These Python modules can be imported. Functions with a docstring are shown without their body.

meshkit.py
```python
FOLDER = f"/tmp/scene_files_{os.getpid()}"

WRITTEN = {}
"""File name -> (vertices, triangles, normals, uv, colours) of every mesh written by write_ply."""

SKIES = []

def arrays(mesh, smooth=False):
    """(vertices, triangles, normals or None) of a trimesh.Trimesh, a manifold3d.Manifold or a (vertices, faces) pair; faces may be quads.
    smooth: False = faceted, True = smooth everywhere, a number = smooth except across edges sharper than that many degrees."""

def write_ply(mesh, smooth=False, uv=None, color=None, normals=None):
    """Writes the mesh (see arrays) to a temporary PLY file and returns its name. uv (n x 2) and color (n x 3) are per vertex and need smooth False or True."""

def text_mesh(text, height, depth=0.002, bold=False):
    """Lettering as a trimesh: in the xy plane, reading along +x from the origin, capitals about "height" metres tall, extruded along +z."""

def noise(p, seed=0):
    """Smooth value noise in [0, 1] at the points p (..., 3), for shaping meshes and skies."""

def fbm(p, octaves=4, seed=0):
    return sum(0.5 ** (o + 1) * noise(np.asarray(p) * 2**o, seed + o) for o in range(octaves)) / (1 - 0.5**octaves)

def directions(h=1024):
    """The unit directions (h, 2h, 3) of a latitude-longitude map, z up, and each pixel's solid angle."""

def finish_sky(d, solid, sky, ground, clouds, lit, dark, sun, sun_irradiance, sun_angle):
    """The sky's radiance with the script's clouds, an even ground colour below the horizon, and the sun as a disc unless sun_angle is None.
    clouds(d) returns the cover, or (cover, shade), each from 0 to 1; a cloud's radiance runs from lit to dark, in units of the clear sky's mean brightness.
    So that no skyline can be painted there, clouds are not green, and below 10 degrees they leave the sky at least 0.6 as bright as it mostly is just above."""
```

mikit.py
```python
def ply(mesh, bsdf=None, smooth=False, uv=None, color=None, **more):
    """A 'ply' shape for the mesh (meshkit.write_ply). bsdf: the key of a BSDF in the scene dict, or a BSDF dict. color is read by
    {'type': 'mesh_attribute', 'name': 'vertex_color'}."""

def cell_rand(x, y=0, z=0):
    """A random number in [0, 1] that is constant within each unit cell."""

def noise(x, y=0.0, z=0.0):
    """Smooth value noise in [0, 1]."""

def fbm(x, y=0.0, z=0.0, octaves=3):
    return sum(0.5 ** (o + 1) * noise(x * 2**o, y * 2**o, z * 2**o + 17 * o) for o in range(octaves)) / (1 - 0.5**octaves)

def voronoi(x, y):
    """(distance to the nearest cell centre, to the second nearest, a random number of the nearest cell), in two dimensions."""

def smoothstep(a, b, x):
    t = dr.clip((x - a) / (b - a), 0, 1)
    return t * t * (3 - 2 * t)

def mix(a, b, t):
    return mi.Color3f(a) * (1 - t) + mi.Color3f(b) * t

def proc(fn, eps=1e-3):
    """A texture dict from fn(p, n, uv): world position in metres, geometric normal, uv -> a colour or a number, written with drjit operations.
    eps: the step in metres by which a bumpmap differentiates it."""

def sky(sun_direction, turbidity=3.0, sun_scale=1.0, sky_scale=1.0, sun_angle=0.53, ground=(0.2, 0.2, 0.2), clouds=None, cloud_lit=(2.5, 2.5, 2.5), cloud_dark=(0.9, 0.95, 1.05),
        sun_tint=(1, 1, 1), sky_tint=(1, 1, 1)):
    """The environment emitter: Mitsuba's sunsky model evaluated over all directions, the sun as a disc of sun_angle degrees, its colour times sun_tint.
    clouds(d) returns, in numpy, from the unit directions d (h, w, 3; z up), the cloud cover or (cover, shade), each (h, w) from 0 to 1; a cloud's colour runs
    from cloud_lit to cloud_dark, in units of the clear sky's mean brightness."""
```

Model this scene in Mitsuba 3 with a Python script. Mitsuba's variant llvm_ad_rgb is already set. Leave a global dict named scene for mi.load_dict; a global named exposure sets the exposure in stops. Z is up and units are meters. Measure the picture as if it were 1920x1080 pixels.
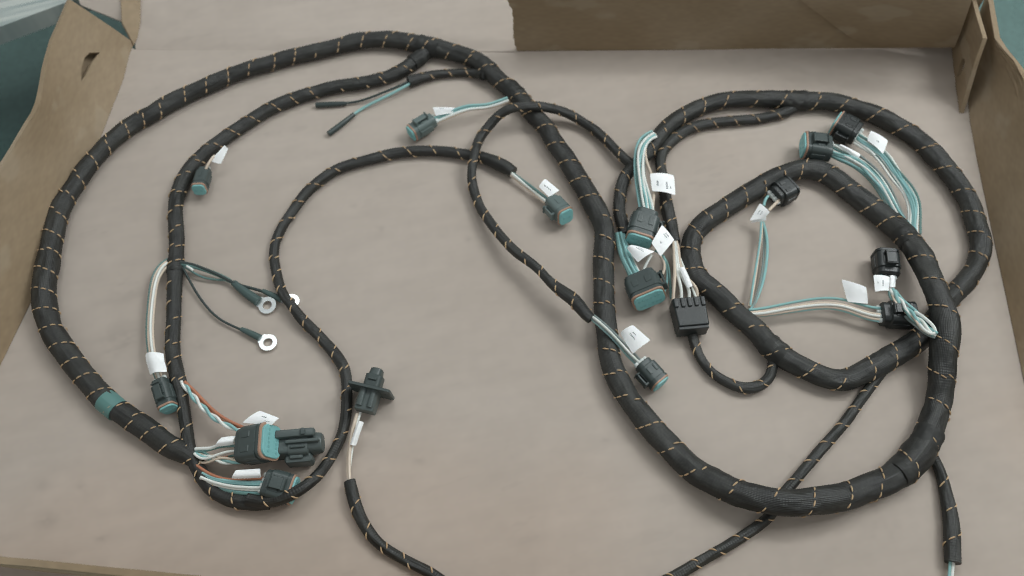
import math
import numpy as np, trimesh, manifold3d as m3, drjit as dr, mitsuba as mi
from scipy.interpolate import CubicSpline
from scipy.ndimage import gaussian_filter1d
import mikit, meshkit

# ------------------------------------------------------------------ camera, light, exposure
scene, labels = {}, {}
T = mi.ScalarTransform4f
exposure = 0.12
FPX, PITCH, DIST = 1598.0, math.radians(62.0), 0.56      # focal length in pixels of a 1920 wide picture
EYE = np.array([0.0, -DIST * math.cos(PITCH), DIST * math.sin(PITCH)])
FWD = np.array([0.0, math.cos(PITCH), -math.sin(PITCH)])
RGT = np.array([1.0, 0.0, 0.0])
UPV = np.array([0.0, math.sin(PITCH), math.cos(PITCH)])
scene['camera'] = {'type': 'thinlens', 'fov': math.degrees(2 * math.atan(960 / FPX)), 'fov_axis': 'x',
                   'to_world': T().look_at(origin=EYE.tolist(), target=[0, 0, 0], up=[0, 0, 1]),
                   'aperture_radius': 0.0024, 'focus_distance': 0.50, 'near_clip': 0.01, 'far_clip': 60.0}
TINT = np.array([0.955, 1.0, 1.0])
scene['room_light'] = {'type': 'constant', 'radiance': {'type': 'rgb', 'value': (0.42 * TINT).tolist()}}


def bsdf(name, **kw):
    kw = {k: ({'type': 'rgb', 'value': list(v)} if isinstance(v, (tuple, list)) else v) for k, v in kw.items()}
    scene[name] = {'type': 'twosided', 'bsdf': {'type': 'principled', **kw}}


def lamp(name, label, centre, w, l, radiance, aim=(0, 0, 0)):
    """An unseen lamp, out of view: a painted tray with a glowing diffuser below it."""
    tw = T().look_at(origin=list(centre), target=list(aim), up=[0, 0.1, 1])
    scene[name + '__diffuser'] = {'type': 'rectangle', 'to_world': tw @ T().scale([w / 2, l / 2, 1]),
                                  'emitter': {'type': 'area', 'radiance': {'type': 'rgb', 'value': (radiance * TINT).tolist()}}}
    scene[name + '__housing'] = {'type': 'cube', 'to_world': tw @ T().translate([0, 0, -0.06]) @ T().scale([w / 2 + 0.03, l / 2 + 0.03, 0.05]),
                                 'bsdf': {'type': 'ref', 'id': 'lamp_paint'}}
    labels[name] = {'label': label, 'category': 'lamp'}


bsdf('lamp_paint', base_color=(0.7, 0.7, 0.7), roughness=0.5)
lamp('unseen_right_lamp', 'unseen square lamp, out of view, placed to light the box from the back right', (1.0, 0.45, 1.3), 0.75, 0.6, 9.6)  # out of view, set close so its light falls off to the lower left
lamp('unseen_back_lamp', 'unseen long lamp, out of view beyond the back, lighting sleeve tops and ring terminals', (0.05, 1.25, 2.3), 1.6, 0.30, 9.0)  # out of view, placed for glints on the eyelets and sleeve tops

# ------------------------------------------------------------------ helpers


def ray(px, py):
    return FWD + RGT * ((px - 960) / FPX) + UPV * ((540 - py) / FPX)


def at(px, py, z=0.0):
    """The point of the plane at height z (metres) that is seen at this place of the photograph."""
    d = ray(px, py)
    return EYE + d * ((z - EYE[2]) / d[2])


def mpp(p):
    return float((np.asarray(p) - EYE) @ FWD) / FPX


def key(parent, name):
    base = f'{parent}__{name}' if parent else name
    k, n = base, 0
    while k in scene or k in USED:
        n += 1
        k = f'{base}_{n:03d}'
    USED.add(k)
    return k


USED = set()


def put(parent, name, mesh, mat, smooth=30, label=None, kind=None, **kw):
    k = key(parent, name)
    scene[k] = mikit.ply(mesh, mat, smooth=smooth, **kw)
    e = {}
    if label: e['label'] = label
    if kind: e['kind'] = kind
    if e: labels[k] = {**labels.get(k, {}), **e}
    return k


def frames(P):
    t = np.gradient(P, axis=0)
    t /= np.linalg.norm(t, axis=1, keepdims=True) + 1e-12
    n = np.zeros_like(P)
    up = np.array([0, 0, 1.0])
    for i in range(len(P)):
        v = (up if i == 0 else n[i - 1]) - t[i] * ((up if i == 0 else n[i - 1]) @ t[i])
        if i and abs(t[i][2]) < 0.9:      # keep the first direction upwards so that angle 0 is the top
            v = v * 0.5 + (up - t[i] * t[i][2]) * 0.5
        if np.linalg.norm(v) < 1e-6: v = np.array([1.0, 0, 0])
        n[i] = v / np.linalg.norm(v)
    return t, n, np.cross(t, n)


def curve(ctrl, step=0.0022, smooth=0.004):
    """ctrl rows (px, py, half width in px, z in mm or None = resting) -> points and radii along a smooth path."""
    rows = []
    for c in ctrl:
        px, py, hw = c[:3]
        z = c[3] if len(c) > 3 else None
        r = hw * mpp(at(px, py, 0.008))
        zz = r * 0.96 if z is None else z / 1000
        r = hw * mpp(at(px, py, zz))
        rows.append([*at(px, py, zz), r])
    rows = np.array(rows)
    s = np.r_[0, np.cumsum(np.maximum(np.linalg.norm(np.diff(rows[:, :3], axis=0), axis=1), 1e-5) ** 0.75)]
    u = np.linspace(0, s[-1], max(400, len(rows) * 40))
    q = CubicSpline(s, rows[:, :3])(u)
    rr = np.interp(u, s, rows[:, 3])
    L = np.r_[0, np.cumsum(np.linalg.norm(np.diff(q, axis=0), axis=1))]
    n = max(6, int(L[-1] / step))
    g = np.linspace(0, L[-1], n)
    q = np.stack([np.interp(g, L, q[:, k]) for k in range(3)] + [np.interp(g, L, rr)], 1)
    if smooth and n > 12:
        a = q[0].copy(), q[-1].copy()
        q = gaussian_filter1d(q, smooth / step, axis=0, mode='nearest')
        w = np.exp(-np.minimum(np.arange(n), np.arange(n)[::-1]) * step / smooth)[:, None]
        ends = np.where((np.arange(n) < n / 2)[:, None], a[0] - q[0], a[1] - q[-1])
        q = q + ends * w
    return q[:, :3], q[:, 3], g


def tube(P, R, segs=14, lump=0.0, seed=0, caps=True, flat=0.0, L=None):
    t, n, b = frames(P)
    ang = np.linspace(0, 2 * np.pi, segs + 1)
    if L is None: L = np.r_[0, np.cumsum(np.linalg.norm(np.diff(P, axis=0), axis=1))]
    A, S = np.meshgrid(ang, L)
    rad = np.repeat(np.asarray(R)[:, None], segs + 1, 1)
    if lump:
        q = np.stack([np.cos(A) * 1.1, np.sin(A) * 1.1, S / 0.016], -1)
        rad = rad * (1 + lump * (meshkit.fbm(q + seed * 7.3, 3, seed) - 0.5) * 2)
        q = np.stack([np.cos(A) * 3.2, np.sin(A) * 3.2, S / 0.028], -1)
        rad = rad * (1 + lump * 0.45 * (meshkit.fbm(q + seed * 3.1, 2, seed + 9) - 0.5) * 2)
    V = P[:, None] + (np.cos(A) * rad * (1 - flat))[..., None] * n[:, None] + (np.sin(A) * rad)[..., None] * b[:, None]
    m, k = len(P), segs + 1
    i, j = np.meshgrid(np.arange(m - 1), np.arange(segs), indexing='ij')
    a = (i * k + j).ravel()
    F = np.vstack([np.stack([a, a + k + 1, a + 1], 1), np.stack([a, a + k, a + k + 1], 1)])
    uv = np.stack([A / (2 * np.pi), S], -1).reshape(-1, 2)
    V = V.reshape(-1, 3)
    if caps:
        for e, base, flip in ((0, 0, 1), (m - 1, (m - 1) * k, 0)):
            ring = V[base:base + k].copy()
            c = len(V)
            V = np.vstack([V, ring, P[e:e + 1]])
            uv = np.vstack([uv, np.repeat([[0, L[e]]], k + 1, 0)])
            jj = np.arange(segs)
            f = np.stack([c + jj, c + jj + 1, np.full(segs, c + k)], 1)
            F = np.vstack([F, f if not flip else f[:, ::-1]])
    return (V, F[:, ::-1]), uv, (t, n, b, L)


def stitches(P, R, L, fr, hand, pitch, phase, flat=0.0, seed=0, skip=0.0):
    """The tan tracer yarn: short floats of yarn over the weave along a helix."""
    t, n, b = fr[:3]
    rs = np.random.default_rng(seed)
    parts = []
    pv = np.full(len(L), float(pitch)) if np.isscalar(pitch) else pitch
    tn = np.r_[0, np.cumsum(np.diff(L) / ((pv[1:] + pv[:-1]) / 2))]
    turns = tn[-1]
    wth = 0.00046
    for k in range(int(turns) + 1):
        rmean = np.interp(np.interp(k + 0.5, tn, L), L, R)
        num = max(4, int(round(2 * np.pi * rmean / 0.0046)))
        jit = rs.normal(0, 0.0012)
        for q in range(num):
            f0 = (q + 0.06 + rs.uniform(-0.07, 0.07)) / num
            f1 = f0 + rs.uniform(0.62, 0.78) / num
            ff = np.linspace(f0, f1, 5)
            s = np.interp(k + phase + ff, tn, L) + jit
            if rs.uniform() < 0.07: continue
            if s[0] < max(0.003, skip) or s[-1] > L[-1] - 0.003: continue
            a = -hand * 2 * np.pi * ff
            if math.cos(a[2]) < -0.45 and True: continue      # the side lying on the cardboard
            pos = np.stack([np.interp(s, L, P[:, c]) for c in range(3)], 1)
            nn = np.stack([np.interp(s, L, n[:, c]) for c in range(3)], 1)
            bb = np.stack([np.interp(s, L, b[:, c]) for c in range(3)], 1)
            rr = np.interp(s, L, R)
            lift = rr * 1.012 + 0.0001 + 0.0002 * np.sin(np.linspace(0.2, np.pi - 0.2, 5))
            c = pos + nn * (np.cos(a) * lift * (1 - flat))[:, None] + bb * (np.sin(a) * lift)[:, None]
            parts.append(tube(c, wth * np.array([0.55, 1, 1.08, 1, 0.55]), 5)[0])
    if not parts: return None
    V, F, o = [], [], 0
    for v, f in parts:
        V.append(v); F.append(f + o); o += len(v)
    return np.vstack(V), np.vstack(F)


H = 'wiring_harness'
NS, SL = [0], {}


def sleeve(ctrl, hand=1, pitch=0.0157, phase=0.0, lump=0.13, bumps=(), label=None, flat=0.06, step=0.0016, segs=22, name='sleeve', skip=0.0):
    NS[0] += 1
    P, R, L = curve(ctrl, step)
    wv = meshkit.fbm(np.column_stack([L / 0.035, L * 0, L * 0 + NS[0]]), 2, 40 + NS[0]) - 0.5
    tt = np.gradient(P, axis=0); tt /= np.linalg.norm(tt, axis=1, keepdims=True)
    P = P + np.column_stack([-tt[:, 1], tt[:, 0], 0 * L]) * (wv * 0.0030)[:, None]
    SL[NS[0]] = (P, R, L, flat)
    for (px, py, amp, sig) in bumps:
        d = np.linalg.norm(P[:, :2] - at(px, py, 0.01)[None, :2], axis=1)
        R = R * (1 + amp * np.exp(-(d / sig) ** 2))
    if not np.isscalar(pitch):      # (px, py, pitch) anchors in order along the sleeve
        an, at_s, lo = pitch, [], 0
        for (px, py, pm) in an:
            d = np.linalg.norm(P[:, :2] - at(px, py, 0.01)[None, :2], axis=1)
            d[:lo] = 9
            i = int(np.argmin(d)); lo = i
            at_s.append(L[i])
        pitch = np.interp(L, at_s, [a[2] for a in an])
    mesh, uv, fr = tube(P, R, segs, lump, NS[0], flat=flat)
    # the fabric touches the cardboard but does not sink into it
    mesh[0][:, 2] = np.where(mesh[0][:, 2] < 0.0003, 0.0003, mesh[0][:, 2])
    k = put(H, name, mesh, 'sleeve_fabric', True, label, uv=uv)
    st = stitches(P, R, L, fr, hand, pitch, phase, flat, NS[0], skip)
    if st: put(k, 'tracer_yarn', st, 'tracer', True, 'tan dashed tracer yarn' if NS[0] == 1 else None, kind='stuff')
    return k


def wire(ctrl, mat, hw=None, label=None, name='wire'):
    ctrl = [(c[0], c[1], hw if hw else 2.9, c[2] if len(c) > 2 else 3) for c in ctrl]
    P, R, L = curve(ctrl, 0.0018, 0.003)
    mesh, uv, _ = tube(P, R, 9)
    return put(H, name, mesh, mat, True, label, uv=uv)


def twisted(ctrl, mats, hw=2.6, pitch=0.022, phase=0.0, off=None):
    """Wires twisted round each other along a path."""
    ctrl = [(c[0], c[1], hw, c[2] if len(c) > 2 else 4) for c in ctrl]
    P, R, L = curve(ctrl, 0.0014, 0.003)
    t, n, b = frames(P)
    for i, mat in enumerate(mats):
        a = 2 * np.pi * (L / pitch + i / len(mats) + phase)
        o = (R * (off or 0.98))[:, None]
        Q = P + (np.cos(a)[:, None] * n + np.sin(a)[:, None] * b) * o
        mesh, uv, _ = tube(Q, R, 9)
        put(H, 'wire', mesh, mat, True, uv=uv)


def bundle(ctrl, strands, hw=2.7, spread=1.0, seed=0):
    """Loose parallel wires: strands = [(lateral offset in px at the start, at the end, extra z, material)]."""
    rs = np.random.default_rng(seed)
    pts = np.array([(c[0], c[1]) for c in ctrl], float)
    z = np.array([c[2] if len(c) > 2 else 4 for c in ctrl], float)
    tg = np.gradient(pts, axis=0)
    tg /= np.linalg.norm(tg, axis=1, keepdims=True)
    nr = np.stack([-tg[:, 1], tg[:, 0]], 1)
    f = np.linspace(0, 1, len(pts))
    for (o0, o1, dz, mat) in strands:
        o = o0 + (o1 - o0) * f + rs.normal(0, 0.8, len(pts)) * spread
        q = pts + nr * o[:, None]
        wire([(a[0], a[1], zz + dz) for a, zz in zip(q, z)], mat, hw)


def rrect(w, h, r, n=5):
    pts = []
    r = min(r, w / 2 * 0.999, h / 2 * 0.999)
    for cx, cy, a0 in ((w / 2 - r, h / 2 - r, 0), (-w / 2 + r, h / 2 - r, 90), (-w / 2 + r, -h / 2 + r, 180), (w / 2 - r, -h / 2 + r, 270)):
        for k in range(n):
            a = math.radians(a0 + 90 * k / (n - 1))
            pts.append((cx + r * math.cos(a), cy + r * math.sin(a)))
    return np.array(pts)


def loft(secs, n=5):
    """secs: (x, w, h, corner, dy, dz) -> closed mesh along x."""
    rings = []
    for s in secs:
        x, w, h, r = s[:4]
        dy, dz = (s[4], s[5]) if len(s) > 4 else (0, 0)
        q = rrect(w, h, r, n)
        rings.append(np.column_stack([np.full(len(q), x), q[:, 0] + dy, q[:, 1] + dz]))
    m, k = len(rings), len(rings[0])
    V = np.vstack(rings)
    F = []
    for i in range(m - 1):
        for j in range(k):
            a, b = i * k + j, i * k + (j + 1) % k
            F += [[a, b, b + k], [a, b + k, a + k]]
    c0, c1 = len(V), len(V) + 1
    V = np.vstack([V, rings[0].mean(0), rings[-1].mean(0)])
    for j in range(k):
        F += [[c0, (j + 1) % k, j], [c1, (m - 1) * k + j, (m - 1) * k + (j + 1) % k]]
    return trimesh.Trimesh(V, np.array(F), process=False)


def box(x0, x1, y0, y1, z0, z1, r=0.0004):
    """A box with softened edges along x."""
    w, h = y1 - y0, z1 - z0
    e = min(r, (x1 - x0) / 3)
    m = loft([(x0, w - 2 * e, h - 2 * e, r), (x0 + e, w, h, r), (x1 - e, w, h, r), (x1, w - 2 * e, h - 2 * e, r)], 3)
    m.apply_translation([0, (y0 + y1) / 2, (z0 + z1) / 2])
    return m


def cyl(r, h, x, y, z, axis='x', n=14):
    m = trimesh.creation.cylinder(r, h, sections=n)
    if axis == 'x': m.apply_transform(trimesh.transformations.rotation_matrix(np.pi / 2, [0, 1, 0]))
    if axis == 'y': m.apply_transform(trimesh.transformations.rotation_matrix(np.pi / 2, [1, 0, 0]))
    m.apply_translation([x, y, z])
    return m


def join(*ms):
    return trimesh.util.concatenate(list(ms))


def pose(bp, fp, zb, zf, roll):
    """Matrix: x from the back to the front of a connector, z up, rolled about x; and its length."""
    a, b = at(*bp, zb / 1000), at(*fp, zf / 1000)
    x = b - a
    ln = np.linalg.norm(x)
    x /= ln
    z = np.array([0, 0, 1.0]) - x * x[2]
    z /= np.linalg.norm(z)
    y = np.cross(z, x)
    c, s = math.cos(math.radians(roll)), math.sin(math.radians(roll))
    y, z = c * y + s * z, -s * y + c * z
    M = np.eye(4)
    M[:3, 0], M[:3, 1], M[:3, 2], M[:3, 3] = x, y, z, a
    return M, ln


def moved(m, M):
    m = m.copy()
    m.apply_transform(M)
    return m


def plug(bp, fp, w_px, h, zb=None, zf=None, roll=0, mat='plastic_dark', wedge='wedge_teal', seal=True, latch='top', ways=2, label=None, face=True, wide_back=0.86):
    """A sealed plug: body with a rear collar, latch, orange seal ring, teal wedge lock in the mouth, wire seals at the back."""
    zb = h * 0.55 if zb is None else zb
    zf = h * 0.52 if zf is None else zf
    M, L = pose(bp, fp, zb, zf, roll)
    w = w_px * mpp((at(*bp, zb / 1000) + at(*fp, zf / 1000)) / 2)
    h = h / 1000
    c = min(w, h) * 0.26
    e = 0.0005
    body = [loft([(0, w * wide_back - 2 * e, h * 0.82 - 2 * e, c), (e, w * wide_back, h * 0.82, c), (L * 0.2, w * wide_back, h * 0.84, c), (L * 0.215, w * 0.97, h * 0.95, c), (L * 0.23, w, h, c),
                  (L * 0.80, w, h, c), (L * 0.81, w * 0.95, h * 0.94, c), (L * 0.865, w * 0.95, h * 0.94, c), (L * 0.872, w, h, c), (L * 0.985 - e, w, h, c), (L * 0.985, w - 2 * e, h - 2 * e, c)])]
    # ribs along the body and a step at the back
    for sy in (-1, 1):
        body.append(box(L * 0.26, L * 0.78, sy * w * 0.5 - 0.0006, sy * w * 0.5 + 0.0006, -h * 0.16, h * 0.16))
    for fy in ((-0.2, 0.2) if ways > 2 else (0,)):
        body.append(box(L * 0.32, L * 0.62, fy * w - w * 0.09, fy * w + w * 0.09, h * 0.5 - 0.0005, h * 0.5 + 0.0005))
    k = put(H, 'connector', moved(join(*body), M), mat, 30, label)
    if seal:
        s = loft([(L * 0.955, w * 0.99, h * 1.0, c), (L * 0.96, w * 1.0, h * 1.0, c), (L * 1.015, w * 1.0, h * 1.0, c), (L * 1.025, w * 0.96, h * 0.96, c)])
        put(k, 'seal', moved(s, M), 'seal_orange', 30)
    if face:
        fw, fh = w * 0.90, h * 0.88
        f = [loft([(L * 0.9, fw, fh, c), (L * 1.085, fw, fh, c), (L * 1.10, fw - 0.0012, fh - 0.0012, c * 0.9)])]
        put(k, 'wedge_lock', moved(join(*f), M), wedge, 30)
        d = []
        cols = max(1, (ways + 1) // 2) if ways > 3 else ways
        rows = 2 if ways > 3 else 1
        for i in range(cols):
            for j in range(rows):
                d.append(cyl(0.0008, 0.0004, L * 1.1 + 0.0001, (i - (cols - 1) / 2) * fw * 0.8 / max(cols, 2), (j - (rows - 1) / 2) * fh * 0.42, n=10))
        put(k, 'contact_hole', moved(join(*d), M), 'wedge_hole', 30, kind='stuff')
    if latch:
        a = {'top': 0, 'left': 90, 'right': -90}[latch]
        hw = (h if latch == 'top' else w) / 2
        lw = (w if latch == 'top' else h) * 0.4
        arch = [box(L * 0.22, L * 0.30, -lw / 2, lw / 2, hw - 0.0005, hw + 0.0026), box(L * 0.28, L * 0.78, -lw / 2, lw / 2, hw + 0.0016, hw + 0.0029),
                box(L * 0.70, L * 0.80, -lw / 2 * 1.15, lw / 2 * 1.15, hw - 0.0004, hw + 0.0032), box(L * 0.22, L * 0.26, -lw / 2 * 1.25, lw / 2 * 1.25, hw + 0.0018, hw + 0.0036)]
        m = join(*arch)
        m.apply_transform(trimesh.transformations.rotation_matrix(math.radians(a), [1, 0, 0]))
        put(k, 'latch', moved(m, M), mat, 30)
    g = []
    for i in range(min(ways, 4)):
        y = (i - (min(ways, 4) - 1) / 2) * w * 0.75 / max(min(ways, 4), 2)
        g.append(loft([(-0.0022, 0.0026, 0.0026, 0.0013), (-0.0018, 0.0032, 0.0032, 0.0016), (0.001, 0.0032, 0.0032, 0.0016)]))
        g[-1].apply_translation([0, y, 0])
    put(k, 'wire_seal', moved(join(*g), M), 'grommet', 30, kind='stuff')
    return k


def tag(c, marks=(), bulge=1.0, label=None, parent=H, name='paper_tag'):
    """A folded paper flag: four corners (px, py, z mm) in order, with print bars (u0, u1, v0, v1)."""
    C = [at(a, b, z / 1000) for a, b, z in c]
    N = 9
    u, v = np.meshgrid(np.linspace(0, 1, N), np.linspace(0, 1, N), indexing='ij')

    def S(u, v, off=0.0):
        u, v = np.asarray(u, float)[..., None], np.asarray(v, float)[..., None]
        p = C[0] * (1 - u) * (1 - v) + C[1] * u * (1 - v) + C[2] * u * v + C[3] * (1 - u) * v
        nr = np.cross(C[1] - C[0], C[3] - C[0]); nr /= np.linalg.norm(nr)
        if nr[2] < 0: nr = -nr
        return p + nr * (bulge / 1000 * np.sin(np.pi * u) + 0.3e-3 * bulge * np.sin(np.pi * v * 1.3 + 0.4) + off)

    def solid(u, v, lo, hi):
        n, m = u.shape
        V = np.vstack([S(u, v, hi).reshape(-1, 3), S(u, v, lo).reshape(-1, 3)])
        q = n * m
        F = []
        for i in range(n - 1):
            for j in range(m - 1):
                a = i * m + j
                F += [[a, a + m, a + m + 1], [a, a + m + 1, a + 1], [q + a, q + a + m + 1, q + a + m], [q + a, q + a + 1, q + a + m + 1]]
        rim = [i * m for i in range(n)] + [(n - 1) * m + j for j in range(1, m)] + [i * m + m - 1 for i in range(n - 2, -1, -1)] + [j for j in range(m - 2, 0, -1)]
        for a, b in zip(rim, rim[1:] + rim[:1]):
            F += [[a, b, q + b], [a, q + b, q + a]]
        return V, np.array(F)
    # rounded corners: pull the grid in at the four corners
    cu, cv = 2 * u - 1, 2 * v - 1
    k = 1 - 0.035 * (np.abs(cu) ** 6 * np.abs(cv) ** 6)
    kk = put(parent, name, solid(0.5 + cu * k / 2, 0.5 + cv * k / 2, -0.00015, 0.00015), 'paper', 40, label)
    bars = []
    rs = np.random.default_rng(int(c[0][0]))
    for (u0, u1, v0, v1) in marks:
        n = max(2, int(abs((u1 - u0) if abs(u1 - u0) > abs(v1 - v0) else (v1 - v0)) / 0.06))
        for i in range(n):
            a, b = i / n + 0.02, (i + rs.uniform(0.6, 0.85)) / n
            if abs(u1 - u0) > abs(v1 - v0): q = (u0 + (u1 - u0) * a, u0 + (u1 - u0) * b, v0, v1)
            else: q = (u0, u1, v0 + (v1 - v0) * a, v0 + (v1 - v0) * b)
            uu, vv = np.meshgrid(q[:2], q[2:], indexing='ij')
            bars.append(solid(uu, vv, 0.0001, 0.00028))
    if bars:
        V, F, o = [], [], 0
        for a, b in bars: V.append(a); F.append(b + o); o += len(a)
        put(kk, 'print', (np.vstack(V), np.vstack(F)), 'ink', False, kind='stuff')
    return kk


# ------------------------------------------------------------------ materials
fb, ns, sm, mx = mikit.fbm, mikit.noise, mikit.smoothstep, mikit.mix


SMUDGES = [(*at(a, b)[:2].tolist(), r * 0.00038, k) for a, b, r, k in ((158, 914, 12, .22), (80, 908, 14, .12), (90, 975, 16, .16), (190, 1005, 10, .18), (245, 545, 30, .10), (225, 630, 34, .13), (370, 650, 16, .12), (200, 670, 22, .12), (712, 430, 12, .12), (662, 384, 7, .12), (785, 862, 9, .10), (880, 448, 8, .1), (1135, 826, 8, .14), (1660, 990, 26, .07))]


def base_colour(p, n, uv):
    x, y = p.x, p.y
    m = fb(x * 9, y * 9, 3.0, 4)
    g = fb(x * 170, y * 150, 1.0, 3)
    flute = 0.5 + 0.5 * dr.sin(y * 2 * math.pi / 0.0072 + 1.2 * fb(x * 6, y * 3, 8.0, 2))
    c = mx((0.380, 0.326, 0.280), (0.445, 0.387, 0.338), m)
    c = c * (0.975 + 0.05 * g) * (0.997 + 0.006 * flute)
    warm = sm(0.5, 0.75, fb(x * 5 + 4, y * 6, 9.0, 3))
    c = mx(c, c * mi.Color3f(1.035, 0.99, 0.96), warm)
    d = sm(0.05, -0.1, x) * sm(0.66, 0.8, fb(x * 28, y * 34, 5.0, 4)) * sm(0.45, 0.7, fb(x * 4 - 1.3, y * 4 + 2.1, 2.0, 2))
    c = c * (1 - 0.07 * d)
    sc = sm(0.70, 0.78, fb(x * 45 + y * 22, y * 130 - x * 50, 12.0, 3)) * sm(0.4, 0.65, fb(x * 7, y * 7, 21.0, 2))
    c = c * (1 - 0.035 * sc)
    for (sx, sy, sr, sa) in SMUDGES:
        q = (dr.square(x - sx) + dr.square((y - sy) * 1.3)) / (sr * sr)
        c = c * (1 - sa * dr.exp(-q) * sm(0.35, 0.65, fb(x * 90, y * 110, 2.0, 3)))
    xr, yr = x * 0.97 + y * 0.24, y * 0.97 - x * 0.24
    c = c * (0.95 + 0.10 * fb(xr * 38, yr * 150, 14.0, 4))
    return c


def base_bump(p, n, uv):
    return 0.00022 * fb(p.x * 60, p.y * 45, 2.0, 3) + 0.0011 * fb(p.x * 13, p.y * 10, 6.0, 3)


def kraft_colour(p, n, uv):
    m = fb(p.x * 14, p.y * 14, p.z * 14, 4)
    g = fb(p.x * 240, p.y * 240, p.z * 500, 2)
    c = mx((0.245, 0.180, 0.112), (0.300, 0.230, 0.155), sm(0.25, 0.75, m)) * (0.90 + 0.2 * g)
    sc = sm(0.64, 0.72, fb(p.x * 30 + 7, p.y * 30, p.z * 46, 3))
    return mx(c, mi.Color3f(0.40, 0.345, 0.265), sc * 0.22)


def kraft_bump(p, n, uv):
    return 0.0006 * fb(p.x * 70, p.y * 70, p.z * 70, 3)


def sleeve_colour(p, n, uv):
    st = fb(uv.x * 22, uv.y * 70, 4.0, 3)
    pat = fb(p.x * 45, p.y * 45, p.z * 45, 3)
    sp = ns(p.x * 1100, p.y * 1100, p.z * 1100)
    w = dr.sin(uv.x * 2 * math.pi * 26 + uv.y * 2 * math.pi / 0.0030) * dr.sin(uv.x * 2 * math.pi * 26 - uv.y * 2 * math.pi / 0.0030)
    c = mx((0.008, 0.0085, 0.0078), (0.030, 0.031, 0.027), sm(0.2, 0.8, st * 0.5 + pat * 0.5))
    return c * (0.72 + 0.56 * sp) * (1 + 0.16 * w)


def sleeve_bump(p, n, uv):
    w = dr.sin(uv.x * 2 * math.pi * 26 + uv.y * 2 * math.pi / 0.0030) * dr.sin(uv.x * 2 * math.pi * 26 - uv.y * 2 * math.pi / 0.0030)
    return 0.00012 * w + 0.0010 * fb(uv.x * 9, uv.y * 55, 2.0, 3) + 0.0016 * fb(p.x * 110, p.y * 110, p.z * 110, 3)


def floor_colour(p, n, uv):
    m = fb(p.x * 30, p.y * 30, 1.0, 4)
    return mx((0.070, 0.125, 0.115), (0.094, 0.165, 0.152), m) * (0.88 + 0.24 * fb(p.x * 300, p.y * 300, 1.0, 2))


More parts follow.
